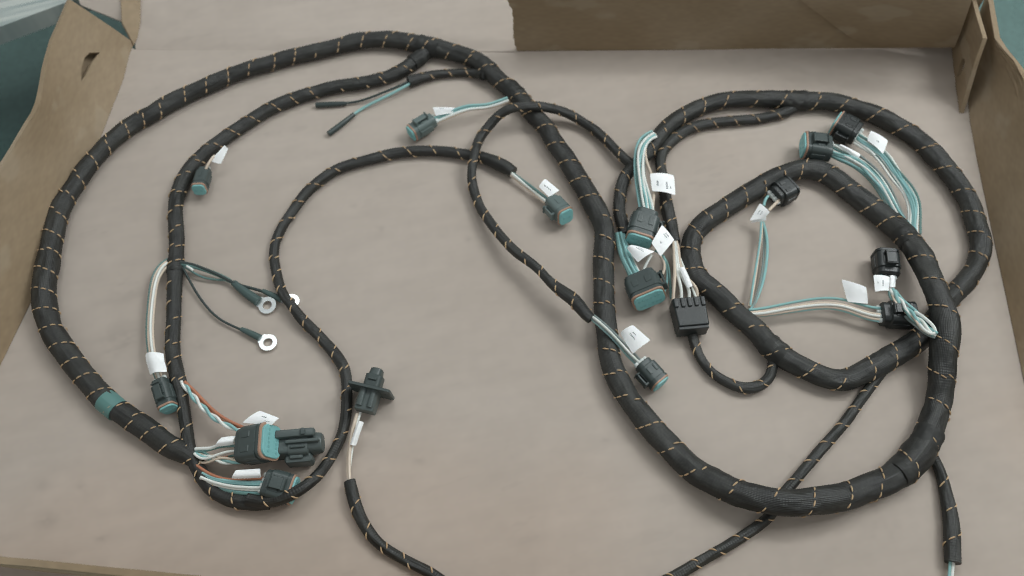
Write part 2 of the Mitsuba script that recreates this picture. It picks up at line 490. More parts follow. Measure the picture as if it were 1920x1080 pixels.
def board_colour(p, n, uv):
    s = p.x * 0.34 - p.y * 0.94
    m = fb(s * 260, (p.x + p.y * 0.36) * 14, 3.0, 4)
    return mx((0.26, 0.31, 0.30), (0.44, 0.47, 0.44), sm(0.25, 0.75, m))


def tracer_colour(p, n, uv):
    return mx((0.42, 0.275, 0.15), (0.60, 0.44, 0.28), fb(p.x * 260, p.y * 260, p.z * 260, 2))


def paper_colour(p, n, uv):
    return mx((0.88, 0.90, 0.90), (0.93, 0.94, 0.94), fb(p.x * 120, p.y * 120, p.z * 120, 2))


def bumped(name, colour, bump, eps, **kw):
    scene[name] = {'type': 'twosided', 'bsdf': {'type': 'bumpmap', 'arbitrary': mikit.proc(bump, eps), 'scale': 1.0, 'bsdf': {'type': 'principled', 'base_color': mikit.proc(colour), **kw}}}


bumped('base_card', base_colour, base_bump, 4e-4, roughness=0.75, specular=0.3)
bumped('kraft_card', kraft_colour, kraft_bump, 5e-4, roughness=0.8, specular=0.25)
bumped('sleeve_fabric', sleeve_colour, sleeve_bump, 1.5e-4, roughness=0.48, specular=0.55, sheen=0.15)
bsdf('floor_paint', base_color=mikit.proc(floor_colour), roughness=0.55, specular=0.4)
bsdf('board_wood', base_color=mikit.proc(board_colour), roughness=0.6)
bsdf('tracer', base_color=mikit.proc(tracer_colour), roughness=0.8)
bsdf('paper', base_color=mikit.proc(paper_colour), roughness=0.55, specular=0.4)
bsdf('ink', base_color=(0.12, 0.15, 0.16), roughness=0.7)
bsdf('plastic_dark', base_color=(0.050, 0.066, 0.064), roughness=0.38, specular=0.5)
bsdf('plastic_black', base_color=(0.018, 0.022, 0.022), roughness=0.4, specular=0.5)
bsdf('plastic_grey', base_color=(0.105, 0.14, 0.135), roughness=0.35, specular=0.55)
bsdf('wedge_teal', base_color=(0.20, 0.45, 0.45), roughness=0.4, specular=0.4)
bsdf('wedge_hole', base_color=(0.165, 0.385, 0.385), roughness=0.6)
bsdf('seal_orange', base_color=(0.36, 0.215, 0.15), roughness=0.5)
bsdf('grommet', base_color=(0.62, 0.66, 0.64), roughness=0.45)
bsdf('wire_teal', base_color=(0.25, 0.46, 0.455), roughness=0.33, specular=0.5)
bsdf('wire_green', base_color=(0.12, 0.22, 0.205), roughness=0.35, specular=0.5)
bsdf('wire_white', base_color=(0.72, 0.74, 0.70), roughness=0.33, specular=0.5)
bsdf('wire_cream', base_color=(0.62, 0.52, 0.42), roughness=0.36, specular=0.5)
bsdf('wire_orange', base_color=(0.42, 0.17, 0.10), roughness=0.4, specular=0.4)
bsdf('wire_black', base_color=(0.035, 0.05, 0.048), roughness=0.4, specular=0.5)
bsdf('plastic_slate', base_color=(0.070, 0.088, 0.085), roughness=0.36, specular=0.5)
bsdf('boot_green', base_color=(0.055, 0.09, 0.085), roughness=0.5)
bsdf('wire_grey', base_color=(0.20, 0.25, 0.24), roughness=0.38, specular=0.5)
bumped('tape_black', lambda p, n, uv: mx((0.010, 0.0105, 0.0098), (0.030, 0.031, 0.028), fb(p.x * 160, p.y * 160, p.z * 160, 3)), lambda p, n, uv: 0.0012 * fb(p.x * 180, p.y * 180, p.z * 180, 3), 2e-4, roughness=0.6, specular=0.4)
bsdf('tape_teal', base_color=(0.09, 0.20, 0.185), roughness=0.5, specular=0.5)
scene['tinned'] = {'type': 'twosided', 'bsdf': {'type': 'roughconductor', 'material': 'Al', 'alpha': 0.16, 'specular_reflectance': {'type': 'rgb', 'value': [0.92, 0.97, 0.97]}}}

# ------------------------------------------------------------------ setting: floor


def grid(x0, x1, y0, y1, n, m, zf):
    x, y = np.meshgrid(np.linspace(x0, x1, n), np.linspace(y0, y1, m), indexing='ij')
    V = np.column_stack([x.ravel(), y.ravel(), zf(x, y).ravel()])
    i, j = np.meshgrid(np.arange(n - 1), np.arange(m - 1), indexing='ij')
    a = (i * m + j).ravel()
    return V, np.vstack([np.stack([a, a + m, a + m + 1], 1), np.stack([a, a + m + 1, a + 1], 1)])


scene['floor'] = mikit.ply(grid(-8, 8, -8, 8, 3, 3, lambda x, y: x * 0 - 0.135), 'floor_paint')
labels['floor'] = {'label': 'green painted workshop floor seen beyond the cardboard box', 'category': 'floor', 'kind': 'structure'}


def slab(poly, z0, z1):
    """A flat piece with the outline poly (metres)."""
    p = np.asarray(poly, float)
    if 0.5 * np.sum(p[:, 0] * np.roll(p[:, 1], -1) - p[:, 1] * np.roll(p[:, 0], -1)) < 0: p = p[::-1]
    man = m3.CrossSection([p]).extrude(z1 - z0).translate([0, 0, z0])
    return man


def tm(man):
    m = man.to_mesh()
    return trimesh.Trimesh(m.vert_properties[:, :3], m.tri_verts, process=False)


# low pallet, mostly unseen, lifts the box to shade the left floor; one pale deck board shows beyond the back left corner
PL = 'wooden_pallet'
labels[PL] = {'label': 'low wooden pallet under the box, out of view but for one pale streaked board at the top left, shading the left floor', 'category': 'pallet'}
q0, q1 = at(-60, 72, -0.006), at(126, 3, -0.006)
da = (q1 - q0)[:2] / np.linalg.norm((q1 - q0)[:2])
dn = np.array([-da[1], da[0]])
for k, off in enumerate((0.0, -0.30, -0.48, -0.66)):
    o = q0[:2] + dn * off
    w = 0.11
    put(PL, 'deck_board', tm(slab([o - da * 0.35 * (k == 0) + da * (0.22 * (k > 0)), o + da * (0.36 if k == 0 else 0.6), o + da * (0.36 if k == 0 else 0.6) + dn * w, o - da * 0.35 * (k == 0) + da * (0.22 * (k > 0)) + dn * w], -0.022, -0.0062)), 'board_wood', 30)
for e in (0.26, 0.42, 0.56):
    o = q0[:2] + da * e
    put(PL, 'unseen_stringer', tm(slab([o + dn * 0.11, o + da * 0.04 + dn * 0.11, o + da * 0.04 - dn * 0.66, o - dn * 0.66], -0.1345, -0.0225)), 'board_wood', 30)  # out of view, keep light from passing under the box

# ------------------------------------------------------------------ the cardboard box
BX = 'cardboard_box'
labels[BX] = {'label': 'open shallow cardboard box with torn back wall holding the cable harness', 'category': 'box'}
WH = 0.046


def poly_at(pts, n=60):
    """A polyline of 3-d points resampled by arc length as a function of u in 0..1."""
    q = np.array(pts, float)
    s = np.r_[0, np.cumsum(np.linalg.norm(np.diff(q, axis=0), axis=1))]
    s /= s[-1]
    return lambda u: np.stack([np.interp(u, s, q[:, k]) for k in range(3)], -1)


def sheet(foot, top, outline, holes=(), th=0.0035, bulge=None, mat='kraft_card', name='wall', label=None, step=0.03, side=1):
    """A bent cardboard sheet: outline and holes in (u, v) between the foot line (v=0) and the top line (v=1)."""
    f, t = poly_at(foot), poly_at(top)
    def area(p): return 0.5 * np.sum(p[:, 0] * np.roll(p[:, 1], -1) - p[:, 1] * np.roll(p[:, 0], -1))
    o = np.array(outline, float)
    if area(o) < 0: o = o[::-1]
    cs = m3.CrossSection([o])
    for hpoly in holes:
        q = np.array(hpoly, float)
        if area(q) < 0: q = q[::-1]
        cs = cs - m3.CrossSection([q])
    man = cs.extrude(0.01).refine_to_length(step)
    m = tm(man)
    V = m.vertices.copy()
    u, v, w = V[:, 0], V[:, 1], V[:, 2] / 0.01

    def S(u, v):
        p = f(np.clip(u, 0, 1)) * (1 - v)[:, None] + t(np.clip(u, 0, 1)) * v[:, None]
        if bulge is not None: p = p + bulge(u, v)
        return p
    p = S(u, v)
    du = S(np.clip(u + 0.01, 0, 1), v) - S(np.clip(u - 0.01, 0, 1), v)
    dv = S(u, np.minimum(v + 0.02, 2)) - S(u, v - 0.02)
    nr = np.cross(du, dv)
    nr /= np.linalg.norm(nr, axis=1, keepdims=True) + 1e-12
    nz = meshkit.fbm(np.column_stack([p[:, 0] * 22, p[:, 1] * 22, p[:, 2] * 22]), 3, 5) - 0.5
    p = p + nr * (side * w * th + nz * 0.0022 * np.clip(v * 3, 0, 1))[:, None]
    return put(BX, name, trimesh.Trimesh(p, m.faces, process=False), mat, 35, label)


def uv_of(foot, top, pts, bulge=None):
    """(u, v) on a sheet of points of the photograph, by search over a fine grid."""
    f, t = poly_at(foot), poly_at(top)
    u, v = np.meshgrid(np.linspace(0, 1, 500), np.linspace(0, 1, 160), indexing='ij')
    u, v = u.ravel(), v.ravel()
    p = f(u) * (1 - v)[:, None] + t(u) * v[:, None]
    if bulge is not None: p = p + bulge(u, v)
    d = p - EYE
    k = FPX / (d @ FWD)
    X, Y = 960 + (d @ RGT) * k, 540 - (d @ UPV) * k
    out = []
    for a, b in pts:
        i = np.argmin((X - a) ** 2 + (Y - b) ** 2)
        out.append((u[i], v[i]))
    return out


# the bottom sheet, its back part running on as the flap that lies folded down
LINER = np.array([at(*q)[:2] for q in [(1300, 104), (1385, 110), (1440, 116), (1480, 124), (1510, 135), (1560, 139), (1615, 143), (1650, 152), (1680, 160), (1760, 161), (1830, 160)]])


def base_z(x, y):
    # slightly wavy, with a torn layer of liner paper left along the back wall
    yl = np.interp(x, LINER[:, 0], LINER[:, 1]) + 0.002 * (meshkit.noise(np.stack([x * 90, x * 0, x * 0], -1), 7) - 0.5)
    on = np.clip((x - LINER[0, 0]) / 0.05, 0, 1)
    t = np.clip((y - yl) / 0.0035, 0, 1)
    step = 0.0012 * on * t * t * (3 - 2 * t)
    return -0.0004 + 0.0009 * (meshkit.fbm(np.stack([x * 14, y * 14, x * 0], -1), 3, 3) - 0.6) + step


def flat_px(pts, z=0.0):
    return [at(a, b, z)[:2] for a, b in pts]


def warp_sheet(poly, z0, z1, step, zf):
    man = slab(poly, z0, z1).refine_to_length(step)
    m = tm(man)
    V = m.vertices
    V[:, 2] += zf(V[:, 0], V[:, 1])
    return trimesh.Trimesh(V, m.faces, process=False)


bottom = flat_px([(252, 92), (600, 94), (966, 97), (966, 86), (1400, 82), (1806, 80), (1828, 212), (1884, 460), (1948, 742), (2030, 1120), (1000, 1190), (-215, 1130), (-52, 750), (34, 570), (178, 236), (216, 146), (240, 84)])
put(BX, 'bottom_panel', warp_sheet(bottom, -0.0048, 0.0, 0.0036, base_z), 'base_card', 40, 'light grey brown bottom of the box with scuffs')


def flap_z(x, y):
    y0 = at(600, 95)[1]
    d = np.clip(y - y0, 0, 1)
    return base_z(x, y) + np.where(d > 0.0005, -0.0011 + 0.0028 * np.clip(d / 0.012, 0, 1), 0) + 0.0022 * (meshkit.fbm(np.stack([x * 24, y * 24, x * 0 + 4], -1), 3, 8) - 0.5) * np.clip(d / 0.02, 0, 1)


y_c = at(600, 93.2)[1]
flap = flat_px([(253, 90.5), (985, 95.5), (992, 88), (992, 40), (992, -60), (992, -180), (262, -180), (262, -20), (257, 40)])
put(BX, 'folded_down_flap', warp_sheet(flap, -0.0045, -0.0002, 0.006, flap_z), 'base_card', 40, 'back flap folded down flat behind the crease')
# brown strip and pale corner piece beside it
strip = [at(258, 78, 0.001), at(231, 70, 0.010), at(224, -40, 0.014), at(262, -40, 0.003), at(262, 40, 0.002)]
def ruled(P, Q, th=0.003, name='corner_tab', mat='kraft_card', label=None, n=14, wob=0.0008):
    f, t = poly_at(P), poly_at(Q)
    u, v = np.meshgrid(np.linspace(0, 1, n * 2), np.linspace(0, 1, n), indexing='ij')
    g = f(u.ravel()) * (1 - v.ravel())[:, None] + t(u.ravel()) * v.ravel()[:, None]
    m = n
    nr = np.cross(t(np.array([0.5]))[0] - f(np.array([0.5]))[0], f(np.array([1.0]))[0] - f(np.array([0.0]))[0])
    nr /= np.linalg.norm(nr)
    if nr[2] < 0: nr = -nr
    g = g + nr * (wob * 2 * (meshkit.fbm(g * 40, 3, 11) - 0.5))[:, None]
    V = np.vstack([g, g - nr * th])
    q = len(g)
    i, j = np.meshgrid(np.arange(n * 2 - 1), np.arange(n - 1), indexing='ij')
    a = (i * m + j).ravel()
    F = [np.stack([a, a + m, a + m + 1], 1), np.stack([a, a + m + 1, a + 1], 1), np.stack([q + a, q + a + m + 1, q + a + m], 1), np.stack([q + a, q + a + 1, q + a + m + 1], 1)]
    N = n * 2
    rim = [i * m for i in range(N)] + [(N - 1) * m + j for j in range(1, m)] + [i * m + m - 1 for i in range(N - 2, -1, -1)] + [j for j in range(m - 2, 0, -1)]
    r = np.array(rim); s = np.roll(r, -1)
    F += [np.stack([r, s, q + s], 1), np.stack([r, q + s, q + r], 1)]
    return put(BX, name, (V, np.vstack(F)), mat, 35, label)


ruled([at(251, 84, 0.0012), at(229, 42, 0.009), at(224, -60, 0.012)], [at(258, 70, 0.0012), at(263, 40, 0.0025), at(264, -60, 0.004)], 0.002, 'edge_strip', 'kraft_card', 'narrow brown strip standing at the back left corner')
ruled([at(228, 40, 0.004), at(150, 8, 0.004), at(136, -40, 0.004)], [at(234, 30, 0.006), at(230, -10, 0.008), at(228, -60, 0.008)], 0.002, 'corner_flap', 'base_card', 'pale flap piece at the back left corner')

# left wall with its die-cut slot
LF = [at(251, 80, 0), at(244, 97, 0), at(231, 150, 0), at(214, 192, 0), at(196, 240, 0), at(150, 345, 0), at(100, 470, 0), at(52, 578, 0), at(-2, 690, 0), at(-60, 810, 0), at(-190, 1130, 0)]
LT = [at(130, -2, WH), at(112, 40, WH), at(99, 68, WH), at(86, 118, WH), at(78, 170, WH), at(72, 200, WH), at(50, 235, WH), at(28, 272, WH), at(-4, 320, WH), at(-60, 420, WH), at(-260, 800, WH)]
lb = lambda u, v: np.stack([-0.004 * np.sin(np.pi * v) * np.clip(u * 4, 0, 1), 0 * u, 0 * u], -1)
slot = uv_of(LF, LT, [(152, 152), (152, 128), (158, 108), (168, 98), (187, 98), (172, 118), (160, 142)], lb)
sheet(LF, LT, [(0, 0), (1, 0), (1, 1), (0.0, 1)], [slot], name='left_wall', bulge=lb, side=1, label='brown left wall of the box with a triangular slot')
lo = lambda u, v: lb(u, v) + np.stack([-0.011 + 0 * u, 0.003 + 0 * u, 0 * u], -1)
sheet(LF, LT, [(0.05, 0), (1, 0), (1, 0.6), (0.05, 0.6)], name='added_slot_backing', bulge=lo, side=1)  # added unseen sheet behind the slot, makes the hole read dark

# back wall, standing, with a torn left edge
BF = [at(925, 95.8, 0), at(968, 95.5, 0), at(1200, 94, 0), at(1500, 92, 0), at(1700, 91, 0), at(1792, 89, 0)]
BT = [p + np.array([0.0, 0.004, 0.062]) for p in BF]
rs = np.random.default_rng(4)
vv = np.linspace(0, 1, 34)
torn = [(max(0.002, 0.0497 - 0.020 * v - 0.006 * math.sin(v * 9) * v + rs.uniform(-0.0022, 0.0022)), v) for v in vv][::-1]
sheet(BF, BT, [(0.0497, 0), (1, 0), (1, 1)] + torn, name='back_wall', side=-1, label='standing brown back wall with a torn left end')
def on_back(px, py, off):
    '''The point of the back wall's plane, set off towards the viewer, that is seen at this place.'''
    d = ray(px, py)
    a, b = BF[0], BT[0]
    n_ = np.cross(BF[-1] - BF[0], BT[0] - BF[0]); n_ /= np.linalg.norm(n_)
    if n_[1] > 0: n_ = -n_
    return EYE + d * (((a + n_ * off - EYE) @ n_) / (d @ n_))
ruled([on_back(1440, -60, 0.0022), on_back(1505, 0, 0.0022), on_back(1595, 68, 0.0022), on_back(1660, 87, 0.0022)], [on_back(1838, -60, 0.016), on_back(1822, -4, 0.015), on_back(1800, 60, 0.014), on_back(1789, 86, 0.013)], 0.0016, 'glue_flap', 'kraft_card', 'shaded triangular glue flap at the right end of the back wall', n=16)
# back right corner: end tab with a slot, second layer, right wall bowed outward
CF = [at(1791, 89, 0), at(1795, 130, 0), at(1807, 212, 0)]
CT = [at(1826, -16, WH + 0.004), at(1836, 20, WH), at(1851, 72, WH)]
cslot = uv_of(CF, CT, [(1801, 146), (1805, 126), (1813, 110), (1819, 112), (1816, 126), (1808, 140)])
sheet(CF, CT, [(0, 0), (1, 0), (1, 1), (0, 1)], [cslot], th=0.003, name='corner_tab', side=1, label='folded end tab with a slit at the back right corner')
RF = [at(1805, 96, 0), at(1813, 160, 0), at(1818, 224, 0), at(1832, 300, 0), at(1866, 460, 0), at(1926, 742, 0), at(2008, 1120, 0)]
RT = [at(1851, -14, WH - 0.001), at(1860, 40, WH), at(1866, 78, WH), at(1886, 96, WH), at(1919, 134, WH), at(1965, 270, WH), at(2200, 1000, WH)]
rb = lambda u, v: np.stack([0.007 * np.sin(np.pi * np.clip(v, 0, 1)) * np.exp(-((u - 0.12) / 0.07) ** 2), 0 * u, 0 * u], -1)
sheet(RF, RT, [(0, 0), (1, 0), (1, 1), (0, 1)], name='right_wall', bulge=rb, side=-1, label='shaded brown right wall of the box')
# front wall: only its top edge shows in the lower left corner
FT = [at(-140, 1040, WH), at(0, 1058, WH), at(260, 1081, WH), at(960, 1150, WH), at(2300, 1180, WH)]
FFt = [p * np.array([1, 1, 0]) + np.array([0, 0.004, -0.004]) for p in FT]
sheet(FFt, FT, [(0, 0), (1, 0), (1, 1), (0, 1)], name='front_wall', side=-1, label='front wall of which the top edge shows at lower left')

# ------------------------------------------------------------------ the wiring harness: sleeves
labels[H] = {'label': 'black fabric sleeved wiring harness coiled in the cardboard box', 'category': 'wiring harness'}

trunk = [(374, 872, 12), (362, 862, 15), (350, 852, 17), (325, 842, 19), (300, 826, 20), (255, 795, 21), (207, 757, 21), (160, 714, 21), (122, 663, 21), (97, 612, 21.5), (82, 556, 21.5), (87, 500, 20.5), (100, 440, 19), (120, 380, 18), (143, 345, 17.5), (157, 322, 17), (180, 291, 16.5), (212, 261, 16.5), (248, 233, 16), (290, 209, 16), (330, 188, 15.5), (373, 168, 15.5), (415, 148, 15), (462, 130, 15), (507, 118, 14.5), (550, 107, 14.5), (593, 97, 14.5), (640, 85, 15), (680, 76, 15.5), (727, 72, 16), (773, 78, 16), (813, 91, 16), (857, 101, 16), (893, 115, 16), (923, 139, 16), (958, 168, 16), (983, 193, 16.5), (1000, 217, 16.5), (1017, 232, 16.5), (1040, 264, 17), (1060, 294, 17.5), (1087, 333, 18), (1104, 362, 18.5), (1117, 388, 19), (1127, 415, 19), (1132, 460, 19), (1133.5, 500, 19), (1134.5, 550, 19.5), (1135, 600, 20), (1139, 647, 20.5), (1148, 690, 21), (1163, 724, 21.5), (1182, 754, 22), (1210, 790, 23), (1240, 824, 23), (1277, 860, 23.5), (1313, 888, 24), (1357, 913, 24.5, 12), (1413, 932, 25, 14), (1467, 942, 25.5, 15), (1513, 942, 26, 14), (1567, 933, 26, 12), (1613, 921, 26), (1655, 905, 26), (1688, 882, 26), (1710, 858, 25.5), (1728, 832, 25), (1741, 806, 24.5), (1751, 778, 24), (1760, 747, 23.5), (1766, 715, 23.5, 12), (1770, 680, 24, 15), (1773, 645, 25, 19), (1772, 608, 25, 21), (1764, 573, 23, 22), (1748, 530, 22, 21), (1728, 488, 22, 17), (1697, 443, 22, 12), (1663, 412, 21.5), (1630, 387, 20.5), (1597, 362, 20), (1567, 338, 20), (1533, 322, 19.5), (1497, 320, 19), (1460, 332, 19), (1413, 357, 19), (1393, 368, 19), (1355, 391, 19), (1321, 417, 19), (1299, 443, 18.5), (1294, 468, 18.5), (1297, 494, 19), (1312, 521, 19.5), (1340, 546, 20), (1367, 573, 20), (1393, 597, 20), (1420, 623, 20.5), (1447, 653, 21), (1473, 673, 20.5), (1507, 693, 20.5), (1542, 707, 20), (1573, 713, 20), (1603, 708, 20), (1633, 693, 20.5), (1663, 674, 21), (1697, 652, 21), (1722, 633, 20.5, 8), (1750, 600, 19, 7.2), (1776, 569, 18.5, 7.2), (1798, 543, 18.5, 7.2), (1817, 517, 18.5, 8), (1831, 490, 18.5), (1838, 467, 18.5), (1837, 437, 18.5), (1828, 403, 18), (1811, 368, 18.5), (1800, 350, 18.5), (1765, 308, 18.5), (1733, 274, 18), (1697, 245, 17.5), (1657, 222, 17), (1613, 204, 17), (1563, 191, 16.5), (1513, 189, 16.5), (1463, 188, 16), (1413, 186.5, 15.5), (1370, 188, 15.5), (1330, 194, 15.5), (1297, 207, 15.5), (1260, 230, 15.5), (1237, 254, 15), (1215, 285, 13, 6), (1190, 308, 12, 5.5), (1171, 333, 12, 5), (1163, 358, 12, 5), (1160, 385, 11.5, 5), (1163, 412, 11.5, 5), (1171, 440, 11, 5)]
sleeve(trunk, hand=1, pitch=[(345, 850, .0150), (85, 500, .0148), (290, 209, .0170), (640, 85, .0175), (983, 193, .0175), (1130, 460, .0165), (1148, 690, .0165), (1277, 860, .0200), (1467, 942, .0225), (1655, 905, .0225), (1770, 680, .0205), (1728, 488, .0185), (1567, 338, .0180), (1393, 368, .0165), (1294, 468, .0150), (1393, 597, .0190), (1507, 693, .0215), (1697, 652, .0170), (1837, 437, .0165), (1733, 274, .0220), (1463, 188, .0228), (1297, 207, .0190), (1160, 385, .0150)], phase=0.3, lump=0.15, bumps=[(802, 92, 0.24, 0.009), (905, 130, 0.12, 0.008), (960, 172, 0.1, 0.006), (1494, 196, 0.22, 0.010), (1722, 846, 0.16, 0.008), (1697, 880, 0.10, 0.005), (330, 846, 0.12, 0.008), (1630, 193, 0.06, 0.004), (1748, 262, 0.06, 0.004), (1447, 662, 0.12, 0.007), (1650, 690, 0.08, 0.01), (1707, 430, 0.06, 0.006)], label='thick main trunk sleeve spiralling through the whole box', segs=26)
# inner left loop
sleeve([(814, 82, 8, 4.5), (803, 93, 11, 5.5), (792, 104, 14), (781, 112, 14), (760, 127, 13), (730, 143, 12), (700, 151, 12), (667, 157, 12), (640, 161, 12), (617, 167, 12), (587, 175, 12), (549, 187, 12.5), (517, 200, 12.5), (480, 221, 12.5), (447, 243, 13), (413, 268, 13), (382, 293, 14), (356, 320, 14), (340, 347, 14), (332, 373, 14), (330, 407, 14), (330, 440, 14), (328, 473, 14), (327, 500, 14.5), (325, 540, 13.5), (325, 573, 13.5), (324, 607, 13.5), (325, 643, 13.5), (328, 678, 14), (334, 707, 14), (341, 740, 12), (347, 777, 11.5), (352, 815, 11.5), (357, 846, 12, 6), (366, 872, 13), (381, 899, 14.5), (405, 923, 15.5), (437, 937, 15.5), (472, 942, 15), (505, 941, 14)], hand=-1, pitch=[(800, 95, .0172), (480, 221, .0168), (330, 407, .0142), (325, 640, .0140), (357, 846, .0150), (500, 941, .0150)], phase=0.1, bumps=[(327, 494, 0.12, 0.006), (340, 716, 0.14, 0.006)], skip=0.020, label='medium sleeve forming the inner left loop')
# S-shaped cable from the open end near the middle down to the lower left knot
sleeve([(964, 322, 11.5, 5), (947, 311, 13.5, 5), (933, 305, 13, 5), (907, 295, 11), (873, 289, 10), (827, 284.5, 10), (780, 284, 10), (733, 288, 10), (690, 298, 10), (640, 314, 10), (610, 331, 10), (580, 355, 10), (551, 388, 9.5), (530, 423, 9), (518, 457, 9), (516, 487, 9), (522, 517, 9.5), (532, 545, 9, 6.5), (547, 572, 8.6, 6.5), (567, 600, 10.5, 5), (597, 630, 10.5), (622, 658, 10.5), (638, 684, 10.5), (646, 710, 10.5), (651, 740, 10.5), (652, 765, 10), (649, 788, 10), (643, 816, 10), (631, 842, 10), (617, 863, 10), (598, 887, 10.5, 8), (577, 907, 11, 11), (555, 922, 11.5, 13), (530, 935, 12, 12), (497, 942, 12, 8), (462, 938, 12, 8)], hand=-1, pitch=[(960, 320, .0165), (780, 284, .0185), (580, 355, .0170), (516, 487, .0142), (646, 710, .0142), (530, 935, .0160)], phase=0.6, label='thin S shaped cable sleeve left of the middle')
# short branch with two loose ends
sleeve([(912, 140, 10, 8), (895, 136.5, 9), (873, 136, 7.5), (840, 137.5, 7.5), (813, 141, 8.5), (790, 147, 9.5), (775, 151, 10.5), (766, 154, 11)], hand=-1, pitch=0.0148, phase=0.4, label='short open sleeve end at the top middle')
# thin cable arching over the trunk
sleeve([(1110, 597, 10, 17), (1099, 589, 12.5, 17), (1077, 565, 13, 16), (1053, 547, 11.5, 15), (1023, 520, 8.5, 14), (990, 490, 9, 13), (957, 462, 9, 11), (933, 437, 9, 9), (913, 410, 9, 7), (897, 385, 9, 5), (887, 358, 9, 5), (882, 330, 8.5, 8), (886, 295, 8.5, 11.5), (897, 266, 8.5, 9), (917, 235, 9, 9), (945, 211, 9, 14), (985, 200, 9, 16.5), (1027, 201, 9, 12), (1063, 211, 9, 8), (1097, 231, 9, 5), (1127, 255, 9, 5), (1150, 278, 9, 6), (1174, 301, 9, 7), (1188, 311, 9, 6)], hand=-1, pitch=0.0150, phase=0.2, label='thin cable sleeve arching over the main trunk')
# second, inner branch of the right coil
sleeve([(1524, 178, 5, 3.5), (1506, 190, 7, 3.5), (1490, 202, 9.5, 4), (1474, 212, 10.5), (1455, 218, 9.5), (1430, 222, 9.5), (1380, 225, 9.5), (1335, 230, 9.5), (1300, 240, 10), (1268, 258, 10), (1245, 281, 10), (1237, 303, 10), (1240, 325, 10), (1246, 355, 11), (1250, 385, 12, 4.4), (1255, 412, 12, 4.4), (1260, 438, 11, 4.4), (1265, 455, 9, 5)], hand=-1, pitch=0.0155, phase=0.5, skip=0.016, label='thinner inner sleeve of the right coil')
# loop below the black connector
sleeve([(1452, 665, 10, 8), (1448, 680, 10), (1446, 694, 10), (1440, 710, 10), (1424, 723, 10.5), (1403, 728, 10.5), (1380, 724, 10), (1357, 713, 9.5), (1333, 696, 9), (1316, 675, 9), (1305, 651, 9.5), (1299, 626, 9.5), (1290, 600, 9)], hand=-1, pitch=0.0165, phase=0.5, label='small U shaped cable loop under the right coil')
# diagonal cable, out of the frame at the bottom and back in
sleeve([(1655, 690, 10), (1640, 712, 9.5), (1623, 738, 9.5), (1600, 772, 10), (1570, 811, 10), (1533, 853, 10), (1500, 893, 10, 5), (1480, 917, 10, 4), (1463, 938, 10, 4), (1447, 962, 10, 4), (1423, 984, 10), (1380, 1013, 10), (1330, 1043, 10), (1287, 1068, 10.5), (1240, 1095, 10.5), (1150, 1140, 10.5), (1000, 1168, 10.5), (890, 1135, 10.5), (813, 1082, 10), (773, 1058, 10), (730, 1033, 10), (700, 1007, 10.5), (677, 973, 11.5), (663, 940, 12), (657, 910, 11.5), (656, 902, 11)], hand=-1, pitch=0.0158, phase=0.2, label='thin cable sleeve crossing under the trunk at the lower right')
# tail at the lower right
sleeve([(1735, 838, 13, 8), (1744, 849, 10.5), (1757, 871, 9), (1767, 900, 10), (1777, 940, 12.5), (1782, 972, 14.5), (1785, 1010, 15.5), (1786, 1055, 15.5)], hand=-1, pitch=0.0165, phase=0.6, label='flared tail sleeve at the lower right')
def tape_wrap(n, px, py, half=0.006, grow=1.07):
    '''A few turns of black cloth tape round sleeve n where a branch leaves it.'''
    P, R, L, flat = SL[n]
    i = int(np.argmin(np.linalg.norm(P[:, :2] - at(px, py, 0.008)[None, :2], axis=1)))
    a, b = max(0, i - int(half / 0.0016)), min(len(P), i + int(half / 0.0016) + 1)
    rr = R[a:b] * grow * (1 + 0.03 * np.sin(np.arange(b - a) * 1.3))
    mesh, uv, _ = tube(P[a:b], rr, 24, 0.12, n * 31 + i, flat=flat)
    mesh[0][:, 2] = np.maximum(mesh[0][:, 2], 0.0004)
    put(H, 'tape_wrap', mesh, 'tape_black', True, uv=uv)


for w in ((1, 905, 128, .007, 1.13), (1, 803, 88, .008, 1.16), (1, 1494, 190, .008, 1.14), (2, 327, 494, .006, 1.08), (1, 1730, 828, .010, 1.10), (1, 1690, 882, .006, 1.09), (1, 1450, 656, .007, 1.10), (1, 1648, 686, .008, 1.06), (2, 338, 714, .006, 1.10), (1, 960, 172, .005, 1.06), (1, 1707, 452, .007, 1.05), (2, 784, 111, .005, 1.10), (4, 896, 137, .005, 1.15)):
    tape_wrap(*w)
# the step where one sleeve of the trunk ends over another
# turquoise tape round the left trunk
P, R, L = curve([(197, 750, 21.6), (208, 759, 21.8), (221, 770, 21.6)], 0.0012, 0.002)
mesh, uv, _ = tube(P, R * 1.03, 26, 0, flat=0.05)
mesh[0][:, 2] = np.maximum(mesh[0][:, 2], 0.0004)
put(H, 'tape_band', mesh, 'tape_teal', True, 'turquoise tape band on the left trunk')

# ------------------------------------------------------------------ wires, tags and connectors
W, TL, GR, CR, BK, OR, GY = 'wire_white', 'wire_teal', 'wire_green', 'wire_cream', 'wire_black', 'wire_orange', 'wire_grey'
# loose ends at the top
wire([(770, 156, 5), (735, 175, 4), (705, 190, 3), (685, 200, 2), (655, 221, 2)], TL, 2.6)
wire([(768, 151, 5), (745, 163, 5), (722, 172, 4), (697, 182, 3), (672, 190, 2), (640, 194, 2)], BK, 2.2)
for pts, hw in (([(664, 214, 2), (640, 233, 2.2), (616, 251, 2.2)], 5.0), ([(649, 194, 2), (622, 195.5, 2.2), (592, 197, 2.4)], 4.8)):
    P, R, L = curve([(a, b, hw * (0.75 if i == 0 else 1.05), z) for i, (a, b, z) in enumerate(pts)], 0.0012, 0.002)
    put(H, 'crimp_boot', tube(P, R, 12, 0.06)[0], BK, True)
